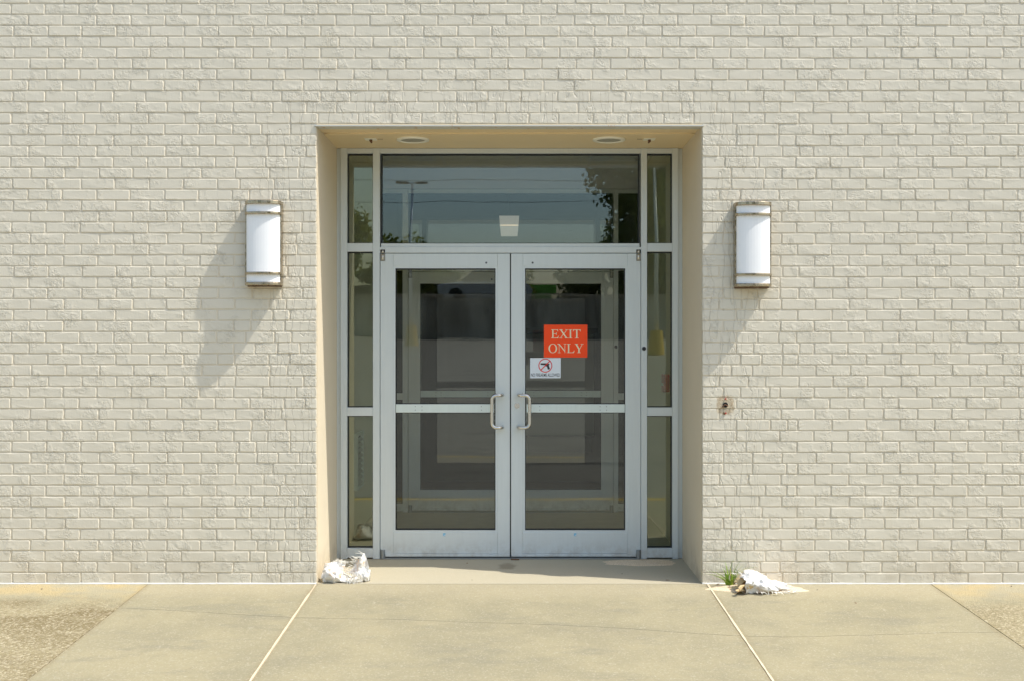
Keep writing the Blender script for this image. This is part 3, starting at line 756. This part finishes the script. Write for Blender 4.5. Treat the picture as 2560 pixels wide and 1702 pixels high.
for i in range(n):
    a, b = 2 * math.pi * i / n, 2 * math.pi * (i + 1) / n
    m_.prism([(cx + ro * math.cos(a), cz + ro * math.sin(a)), (cx + ro * math.cos(b), cz + ro * math.sin(b)), (cx + ri * math.cos(b), cz + ri * math.sin(b)), (cx + ri * math.cos(a), cz + ri * math.sin(a))], YS - .0006, YS - .0001)
m_.prism([P_(-.70, -.60), P_(-.60, -.70), P_(.70, .60), P_(.60, .70)], YS - .0009, YS - .0006)
m_.build('prohibition_ring', 'sign_red', g)
fc = bpy.data.curves.new('t', 'FONT'); fc.body = 'NO FIREARMS ALLOWED'; fc.size = 1; fc.align_x = 'CENTER'; fc.extrude = .004; fc.offset = .006
fo = bpy.data.objects.new('t', fc); COL.objects.link(fo); bpy.context.view_layer.update()
tme = bpy.data.meshes.new_from_object(fo.evaluated_get(bpy.context.evaluated_depsgraph_get())); bpy.data.objects.remove(fo)
tx = [v.co.x for v in tme.vertices]; tz = [v.co.y for v in tme.vertices]
sxs = .94 * Wn / (max(tx) - min(tx)); szs = .165 * Hn / (max(tz) - min(tz))
for v_ in tme.vertices:
    x_, y_, z_ = v_.co; v_.co = (nx0 + .5 * Wn + (x_ - (max(tx) + min(tx)) / 2) * sxs, YS - .0004 - z_ * .02, nz0 + .075 * Hn + (y_ - min(tz)) * szs)
tme.materials.clear(); tme.materials.append(M['sign_black']); link('lettering', tme, g)
rebase(g, ((nx0 + nx1) / 2, YS, nz0))

# ------------------------------------------------------------------ torn sandbags, sand, weeds
def loft(secs, mat, name, parent, seed, amp=.008, n=64, close0=True, close1=True, inner=None):
    """secs: (centre x,y,z ; half width a along 'side' ; half height b ; yaw)"""
    m_ = MB(); rings = []
    N_ = len(secs)
    for i, (cx, cy, cz, a, b, yaw) in enumerate(secs):
        ring = []
        for k in range(n):
            t = 2 * math.pi * k / n; u, v_ = math.cos(t) * a, math.sin(t) * b
            p = Vector((cx - math.sin(yaw) * u, cy + math.cos(yaw) * u, cz + v_))
            nn = noise.ridged_multi_fractal(p * 13 + Vector((seed, 0, 0)), .9, 2.1, 3, 1.0, 2.0, noise_basis='PERLIN_ORIGINAL') - 1.0
            d = (p - Vector((cx, cy, cz))).normalized() if (p - Vector((cx, cy, cz))).length > 1e-6 else Vector((0, 0, 1))
            nn += .45 * (noise.ridged_multi_fractal(p * 36 + Vector((0, seed, 0)), .9, 2.1, 2, 1.0, 2.0, noise_basis='PERLIN_ORIGINAL') - 1.0)
            p = p + d * amp * nn + Vector((amp * .8 * noise.noise(p * 30 + Vector((0, seed, 0))), 0, 0))
            ring.append(p)
        rings.append(ring)
    v = [p for r_ in rings for p in r_]; f = []
    for i in range(N_ - 1):
        for k in range(n): f.append((i * n + k, i * n + (k + 1) % n, (i + 1) * n + (k + 1) % n, (i + 1) * n + k))
    if close0: f.append(tuple(range(n - 1, -1, -1)))
    if close1: f.append(tuple(range((N_ - 1) * n, N_ * n)))
    m_.add(v, f); o = m_.build(name, mat, parent, smooth=True); return o, rings
def settle(o, zf):       # rest the cloth on the ground
    for v_ in o.data.vertices:
        g_ = zf(v_.co.x, v_.co.y) + .0015
        if v_.co.z < g_: v_.co.z = g_ + .0004 * random.random()
def interp(keys, n):
    out = []
    for i in range(n):
        t = i / (n - 1) * (len(keys) - 1); a = min(int(t), len(keys) - 2); u = t - a; u = u * u * (3 - 2 * u)
        out.append(tuple(p + (q_ - p) * u for p, q_ in zip(keys[a], keys[a + 1])))
    return out
def sheet(name, mat, parent, fn, nu, nv, thick=.0016):
    v = []; f = []
    for i in range(nu + 1):
        for j in range(nv + 1): v.append(Vector(fn(i / nu, j / nv)))
    for i in range(nu):
        for j in range(nv): a = i * (nv + 1) + j; f.append((a, a + 1, a + nv + 2, a + nv + 1))
    o = MB().add(v, f).build(name, mat, parent, smooth=True)
    s = o.modifiers.new('thickness', 'SOLIDIFY'); s.thickness = thick; return o
def fringe(parent, roots, seed, r=.0019):
    m_ = MB(); q_ = random.Random(seed)
    for (p, d, L) in roots:
        p, d = Vector(p), Vector(d).normalized(); pts = []
        w1 = Vector((q_.uniform(-.3, .3), q_.uniform(-.3, .3), q_.uniform(-.35, .1)))
        for i in range(5): t = i / 4; pts.append(p + d * L * t + w1 * L * t * t)
        m_.tube(pts, [r, r, r * .9, r * .8, r * .4], 4)
    return tag(m_.build('frayed_threads', 'thread_white', parent), kind='stuff')
flat0 = lambda x, y: 0.0
g = empty('torn_sandbag', 'torn white sandbag with frayed standing flap in the left corner of the doorway', 'sandbag', (0, 0, 0), 'torn white sandbags')
# crumpled body
o, _ = loft(interp([(-1.150, .075, .02, .045, .015, .1), (-1.125, .075, .04, .075, .045, .1), (-1.095, .08, .046, .085, .058, .05), (-1.06, .08, .036, .082, .046, 0), (-1.02, .08, .012, .070, .016, 0), (-.985, .08, .008, .055, .012, 0),
                    (-.955, .08, .016, .06, .020, 0), (-.915, .08, .038, .065, .042, -.1), (-.885, .08, .032, .05, .036, -.1), (-.872, .08, .028, .028, .022, -.1)], 46), 'sack_white', 'sack_body', g, 2.0, .020)
settle(o, flat0)
def flap(u, v_):      # standing flap, curls backwards
    x = -.868 - .135 * u * (1 - .62 * v_) - .030 * v_ ** 1.6
    z = .045 + .125 * v_ * (1 - .40 * u)
    y = .055 + .02 * math.sin(u * 7 + v_ * 2) + .03 * u + .008 * noise.noise(Vector((u * 7, v_ * 7, 0)))
    return (x, y, z + .004 * math.sin(u * 16))
fl = sheet('torn_flap', 'sack_white', g, flap, 22, 22)
def flap2(u, v_):
    x = -1.16 + .13 * u; z = .03 + .085 * v_ - .02 * (u - .5) ** 2
    y = .035 - .03 * math.sin(u * 9) * (.3 + v_) * .6 + .045 * v_ + .012 * noise.noise(Vector((u * 9, v_ * 6, 7)))
    return (x + .02 * v_, y, z)
sheet('torn_flap', 'sack_white', g, flap2, 22, 14)
q_ = random.Random(5); rts = []
for i in range(34):
    v_ = q_.random(); p = flap(1, v_) if q_.random() < .7 else flap(q_.random(), 1)
    rts.append((p, (-1, q_.uniform(-.3, .3), q_.uniform(.1, 1.0) * (v_ + .2)), q_.uniform(.022, .05)))
for i in range(40):
    u = q_.random(); rts.append((flap2(.35 + .65 * u, 1), (q_.uniform(.1, .9), q_.uniform(-.3, .3), q_.uniform(.2, .9)), q_.uniform(.012, .032)))
for i in range(46):
    x = q_.uniform(-1.0, -.90); z = q_.uniform(.02, .07); rts.append(((x, .005 + .02 * q_.random(), z), (q_.uniform(-.15, .15), -.12, -1), q_.uniform(.015, .05)))
fringe(g, rts, 3)
rebase(g, (-1.02, .08, 0))

g = empty('torn_sandbag', 'torn white sandbag slumped on the pavement beside the weeds right of the doorway', 'sandbag', (0, 0, 0), 'torn white sandbags')
keys = [(1.345, -.205, .036, .066, .042, .15), (1.365, -.19, .048, .082, .054, .12), (1.395, -.175, .054, .090, .062, .08), (1.44, -.165, .044, .094, .050, 0), (1.49, -.155, .032, .092, .037, 0), (1.55, -.145, .018, .08, .022, 0), (1.615, -.135, .008, .045, .010, 0)]
o, rg = loft(interp(keys, 40), 'sack_white', 'sack_body', g, 9.0, .022, close0=False)
settle(o, gz)
s = o.modifiers.new('thickness', 'SOLIDIFY'); s.thickness = .002
o, _ = loft(interp([(k_[0] + .006, k_[1], k_[2], k_[3] * .9, k_[4] * .88, k_[5]) for k_ in keys[:3]], 10), 'sack_inside', 'sack_lining', g, 9.0, .010, close0=False); settle(o, gz)
def lip(u, v_):       # torn lip hanging open towards the camera, brown inside showing
    a = -.3 - 2.2 * u
    return (1.345 - .045 * v_ + .01 * math.sin(u * 13), -.215 - .085 * math.cos(a * .6) * (.6 + .4 * v_) * 1.0 + .02 * u, max(gz(0, -.3) + .003, .048 - .055 * u - .010 * v_ + .012 * math.sin(u * 10 + v_ * 3)))
sheet('torn_lip', 'sack_inside', g, lip, 20, 8)
def lip2(u, v_):
    return (1.315 + .05 * v_ + .012 * math.sin(u * 9), -.10 - .10 * u, .040 + .045 * v_ - .01 * u + .010 * math.sin(u * 12))
sheet('torn_flap', 'sack_inside', g, lip2, 14, 8)
q_ = random.Random(8); rts = []
for i in range(40):
    x = q_.uniform(1.56, 1.64); y = q_.uniform(-.25, -.08); rts.append(((x, y, gz(x, y) + .012), (1, q_.uniform(-.9, .6), q_.uniform(-.05, .5)), q_.uniform(.02, .045)))
for i in range(18):
    x = q_.uniform(1.40, 1.56); rts.append(((x, -.26, .01), (q_.uniform(-.4, .6), -1, -.2), q_.uniform(.01, .03)))
for i in range(14): rts.append(((q_.uniform(1.30, 1.36), -.13, .085), (q_.uniform(-1, .2), q_.uniform(-.4, .4), .5), q_.uniform(.01, .025)))
fringe(g, rts, 4)
rebase(g, (1.45, -.17, gz(0, -.17)))

def sand_patch(name, label, cx, cy, rx, ry, h, zf, seed):
    v = []; f = []; nr, nt_ = 9, 48
    v.append((cx, cy, zf(cx, cy) + h))
    for i in range(1, nr + 1):
        for k in range(nt_):
            t = 2 * math.pi * k / nt_; e = 1 + .35 * noise.noise(Vector((math.cos(t) * 1.7 + seed, math.sin(t) * 1.7, seed)))
            r_ = i / nr; x = cx + rx * e * r_ * math.cos(t); y = cy + ry * e * r_ * math.sin(t)
            hh = h * (1 - r_ ** 2) * (.7 + .6 * noise.noise(Vector((x * 14, y * 14, seed)))) + .0032 * (1 - r_ ** 6)
            v.append((x, y, zf(x, y) + (hh if i < nr else -.002)))
    for k in range(nt_): f.append((0, 1 + k, 1 + (k + 1) % nt_))
    for i in range(nr - 1):
        for k in range(nt_): a = 1 + i * nt_; f.append((a + k, a + nt_ + k, a + nt_ + (k + 1) % nt_, a + (k + 1) % nt_))
    o = MB().add(v, f).build(name, 'sand', None, smooth=True); tag(o, label, 'sand', kind='stuff'); return o
sand_patch('spilled_sand', 'pale sand spilled round the weeds and torn bag right of the doorway', 1.46, -.105, .30, .10, .014, gz, 1)
sand_patch('drifted_sand', 'thin sand drifted against the right sidelight inside the recess', .86, .64, .28, .105, .010, flat0, 4)

def tuft(name, label, x0, y0, n_b, hmax, spread, seed, zf):
    g = empty(name, label, 'plant', (x0, y0, zf(x0, y0))); q_ = random.Random(seed)
    for i in range(n_b):
        a = q_.uniform(0, 2 * math.pi); L = hmax * q_.uniform(.45, 1.05); lean = q_.uniform(.1, 1) ** 1.1 * spread
        d = Vector((math.cos(a), math.sin(a) * .35 - .12, 0)); bx = Vector((q_.uniform(-.02, .02), q_.uniform(-.012, .012), 0)); sd = Vector((.8, .3, 0)).normalized() if abs(d.x) < .5 else Vector((.25, -.6, .3)).normalized()
        wd = q_.uniform(.0034, .0062); v = []
        for k in range(7):
            t = k / 6; c = bx + d * lean * t ** 1.6 + Vector((0, 0, L * t - L * .55 * (lean / spread) * t ** 2.6)); ww = wd * (1 - t ** 1.8) + .0003
            v += [c - sd * ww, c + Vector((0, -.0006, .0004)), c + sd * ww]
        f = [(3 * k + j, 3 * k + j + 1, 3 * k + j + 4, 3 * k + j + 3) for k in range(6) for j in range(2)]
        o = MB().add(v, f).build('blade', 'dry_blade' if q_.random() < .15 else 'grass_blade', g, fix=False, smooth=True)
        o.modifiers.new('thickness', 'SOLIDIFY').thickness = .0004
    return g
tuft('grass_tuft', 'clump of bright green grass sprouting at the wall foot beside the right sandbag', 1.30, -.055, 30, .19, .24, 3, gz)
# litter
def bit(name, label, cat, x, y, s, mat, zf, seed):
    q_ = random.Random(seed); n = 9; a0 = q_.random() * 6; pts = []
    for k in range(n):
        t = 2 * math.pi * k / n; r_ = s * q_.uniform(.7, 1.1); px, py = r_ * math.cos(t), r_ * .42 * math.sin(t)
        pts.append((px * math.cos(a0) - py * math.sin(a0), px * math.sin(a0) + py * math.cos(a0)))
    h = s * (.35 if mat == 'pebble' else .16)
    v = [(p[0], p[1], .0008) for p in pts] + [(p[0] * .7, p[1] * .7, h * q_.uniform(.7, 1.2)) for p in pts]
    f = [tuple(range(n - 1, -1, -1)), tuple(range(n, 2 * n))] + [(k, (k + 1) % n, (k + 1) % n + n, k + n) for k in range(n)]
    o = MB().add(v, f).build(name, mat); o.location = (x, y, zf(x, y)); tag(o, label, cat); return o
bit('dry_leaf', 'curled brown leaf on the sand just left of the grass tuft', 'leaf', 1.232, -.045, .019, 'dry_leaf', lambda x, y: gz(x, y) + .009, 1)
bit('dry_leaf', 'small brown leaf on the sand in front of the grass tuft', 'leaf', 1.285, -.125, .014, 'dry_leaf', lambda x, y: gz(x, y) + .012, 2)
bit('dry_leaf', 'dark curled leaf on the shaded step before the left door', 'leaf', -.295, .62, .014, 'dry_leaf', flat0, 3)
bit('pebble', 'dark pebble on the sunny step before the left door', 'pebble', -.245, .105, .007, 'pebble', flat0, 4)
bit('pebble', 'dark pebble on the shaded step before the right door', 'pebble', .69, .285, .007, 'pebble', flat0, 5)
bit('dry_leaf', 'brown leaf speck on the pavement slab right of the torn bag', 'leaf', 1.94, -.42, .013, 'dry_leaf', gz, 6)
bit('pebble', 'dark pebble beside the white caulk at the far left', 'pebble', -2.78, -.12, .012, 'pebble', gz, 7)
bit('pebble', 'dark pebble beside the white caulk at the far right', 'pebble', 2.98, -.06, .010, 'pebble', gz, 8)
bit('twig', 'thin dark twig on the sunny step near the right corner of the recess', 'twig', .95, .10, .016, 'dry_leaf', flat0, 9)
bit('pebble', 'tiny pebble on the pavement slab near the grass tuft', 'pebble', 1.80, -.14, .007, 'pebble', gz, 10)
m_ = MB(); m_.tube([(FX(1177), FY - .02, .004), (FX(1182), FY - .035, .006), (FX(1190), FY - .038, .006), (FX(1195), FY - .028, .004)], .004, 6)
tag(m_.build('weatherstrip_end', 'dry_leaf', smooth=True), 'loose curl of dirty weatherstrip on the floor under the door gap', 'strip')

# ------------------------------------------------------------------ across the car park (seen in the glass)
rw = empty('retaining_wall', 'stained dark concrete retaining wall along the far edge of the car park', 'wall', (0, -38, 1.6))
MB().box(-45, 45, -.25, .0, -.1, 1.62).build('wall_body', 'retaining_concrete', rw); MB().box(-45, 45, -.3, .05, 1.62, 1.74).build('coping', 'stucco_tan', rw)
def lamp_post(x, y, label):
    g = empty('lamp_post', label, 'lamp post', (x, y, LOT(x, y)), 'car park lamp posts')
    MB().tube([(0, 0, -.1), (0, 0, .75)], [.27, .19], 16).build('base', 'kerb_yellow', g, smooth=False)
    MB().tube([(0, 0, .75), (0, 0, 6.0)], [.075, .04], 10).build('pole', 'pole_paint', g, smooth=True)
    MB().box(-.2, .2, -.03, .03, 5.95, 6.0).build('arm', 'pole_paint', g)
    for s_ in (-1, 1): MB().box(s_ * .14, s_ * .56, -.13, .13, 5.95, 6.01).build('lamp_head', 'fixture_dark', g)
    return g
lamp_post(-3.75, -33, 'white car park lamp post on a yellow base, reflected in the left door')
lamp_post(4.6, -27.5, 'white car park lamp post on a yellow base, reflected in the right sidelight')
def tree(x, y, z, h, r_, label, seed, cz=.62, nl=2600, sh=1.0, ls=1.0):
    g = empty('tree', label, 'tree', (x, y, z), 'trees beyond the car park'); q_ = random.Random(seed)
    m_ = MB(); m_.tube([(0, 0, -.2), (.05, 0, h * .25), (-.05, .05, h * .5), (0, 0, h * .8)], [r_ * .09, r_ * .07, r_ * .05, .03], 8)
    cl = []
    for i in range(26):
        a = q_.uniform(0, 6.28); e = q_.uniform(-.9, 1) ; rad = math.sqrt(1 - e * e * .9) * q_.uniform(.35, .95)
        c = Vector((math.cos(a) * r_ * rad, math.sin(a) * r_ * rad, h * cz + e * h * .36 * sh)); cl.append((c, q_.uniform(.2, .42) * r_))
        if i % 3 == 0: m_.tube([(0, 0, h * .35), c * .6 + Vector((0, 0, h * .12)), c], [.07, .05, .02], 5)
    m_.build('trunk', 'bark', g)
    v, f = [], []
    for i in range(nl):
        c, cr = q_.choice(cl); d = Vector((q_.gauss(0, 1), q_.gauss(0, 1), q_.gauss(0, .8))).normalized() * cr * q_.uniform(.5, 1.05)
        p = c + d; s_ = (r_ * q_.uniform(.04, .085) + .05) * ls; a_ = Vector((q_.gauss(0, 1), q_.gauss(0, 1), q_.gauss(0, 1))).normalized(); b_ = a_.orthogonal().normalized()
        o_ = len(v); v += [p - a_ * s_, p + b_ * s_ * .6, p + a_ * s_, p - b_ * s_ * .6]; f.append((o_, o_ + 1, o_ + 2, o_ + 3))
    MB().add(v, f).build('crown', 'foliage', g, fix=False)
tree(-10.6, -47, 3.1, 5.2, 3.2, 'round green tree reflected in the left sidelight', 1, .62, 12000, 1.1, .5)
tree(7.9, -41.5, 3.1, 11.8, 4.3, 'tall leafy tree reflected at the right of the transom', 2, .55, 30000, 1.25, .42)
tree(5.9, -40.5, 3.1, 5.6, 2.2, 'lower leafy tree in front of the tall tree on the right', 3, .55, 9000, 1.1, .6)
tree(-6.4, -56, 3.1, 3.9, 2.2, 'low tree reflected at the lower left corner of the transom', 4)
for i, (bx, by, bh, lb) in enumerate(((2.9, -40.2, 2.0, 'low dark bush above the retaining wall right of the green container'), (4.6, -39.8, 2.6, 'mid sized dark bush above the retaining wall'), (6.3, -39.6, 2.3, 'rounded dark bush at the right end of the row above the wall'), (-3.0, -43.5, 1.6, 'small dark bush above the wall left of the parked car'), (.3, -44.5, 1.9, 'small dark bush above the wall right of the parked car'))):
    tree(bx, by, 3.1, bh, bh * .55, lb, 20 + i, .5, 900)
tree(15.5, -46, 3.1, 9, 4.2, 'broad tree standing right of the tallest tree', 5)
tree(-18, -50, 3.1, 6.5, 4.0, 'broad tree standing left of the round tree', 6)
b = empty('tan_shop_building', 'low tan shop building beyond the retaining wall', 'building', (-6, -75, 3.1))
MB().box(-11, 8, -6, 0, -.1, 2.1).build('wall', 'shop_wall_shaded', b); MB().box(-11.3, 8.3, -6.2, .3, 2.1, 2.4).build('roof', 'roof_dark', b)
for i in range(7): MB().box(-10 + i * 2.6, -8.4 + i * 2.6, .0, .06, .4, 1.6).build('window', 'window_dark', b)
b = empty('green_container', 'bright green storage container standing above the retaining wall', 'container', (1.55, -52, 3.1))
MB().box(-.75, .75, -1.2, 1.2, .12, 1.25).build('body', 'green_panel', b)
for i in range(8): MB().box(-.7 + i * .19, -.62 + i * .19, 1.2, 1.24, .2, 1.2).build('rib', 'green_panel', b)
MB().box(-.72, .72, -1.1, 1.1, -.02, .12).build('skid', 'roof_dark', b)
b = empty('parked_car', 'silver grey car parked above the retaining wall', 'car', (-1.2, -42, 3.1))
bevel(MB().prism([(-2.1, .3), (-2.15, .75), (-1.9, .85), (-1.1, .92), (1.2, .92), (2.0, .8), (2.15, .5), (2.1, .3)], -.85, .85).build('body', 'car_paint', b), .06)
bevel(MB().prism([(-1.2, .92), (-.6, 1.4), (.65, 1.42), (1.35, .92)], -.72, .72).build('cabin', 'window_dark', b), .05)
bevel(MB().prism([(-.62, 1.39), (-.5, 1.44), (.6, 1.46), (.7, 1.40)], -.74, .74).build('roof', 'car_paint', b), .02)
for x in (-1.35, 1.35):
    for y in (-.85, .68): MB().disc((x, y, .32), .33, y + .2, 18).build('wheel', 'tyre', b)
for i, (z, zs) in enumerate(((12.2, 1.2), (10.3, .5), (9.2, .5))):
    m_ = MB(); m_.tube([(-60 + 6 * k, -50, z - zs * (1 - ((k - 10) / 10) ** 2)) for k in range(21)], .012, 5)
    tag(m_.build('power_line', 'wire'), ['highest and most slack of the three power lines beyond the car park', 'middle power line of the three beyond the car park', 'lowest power line of the three beyond the car park'][i], 'power line', 'power lines beyond the car park')
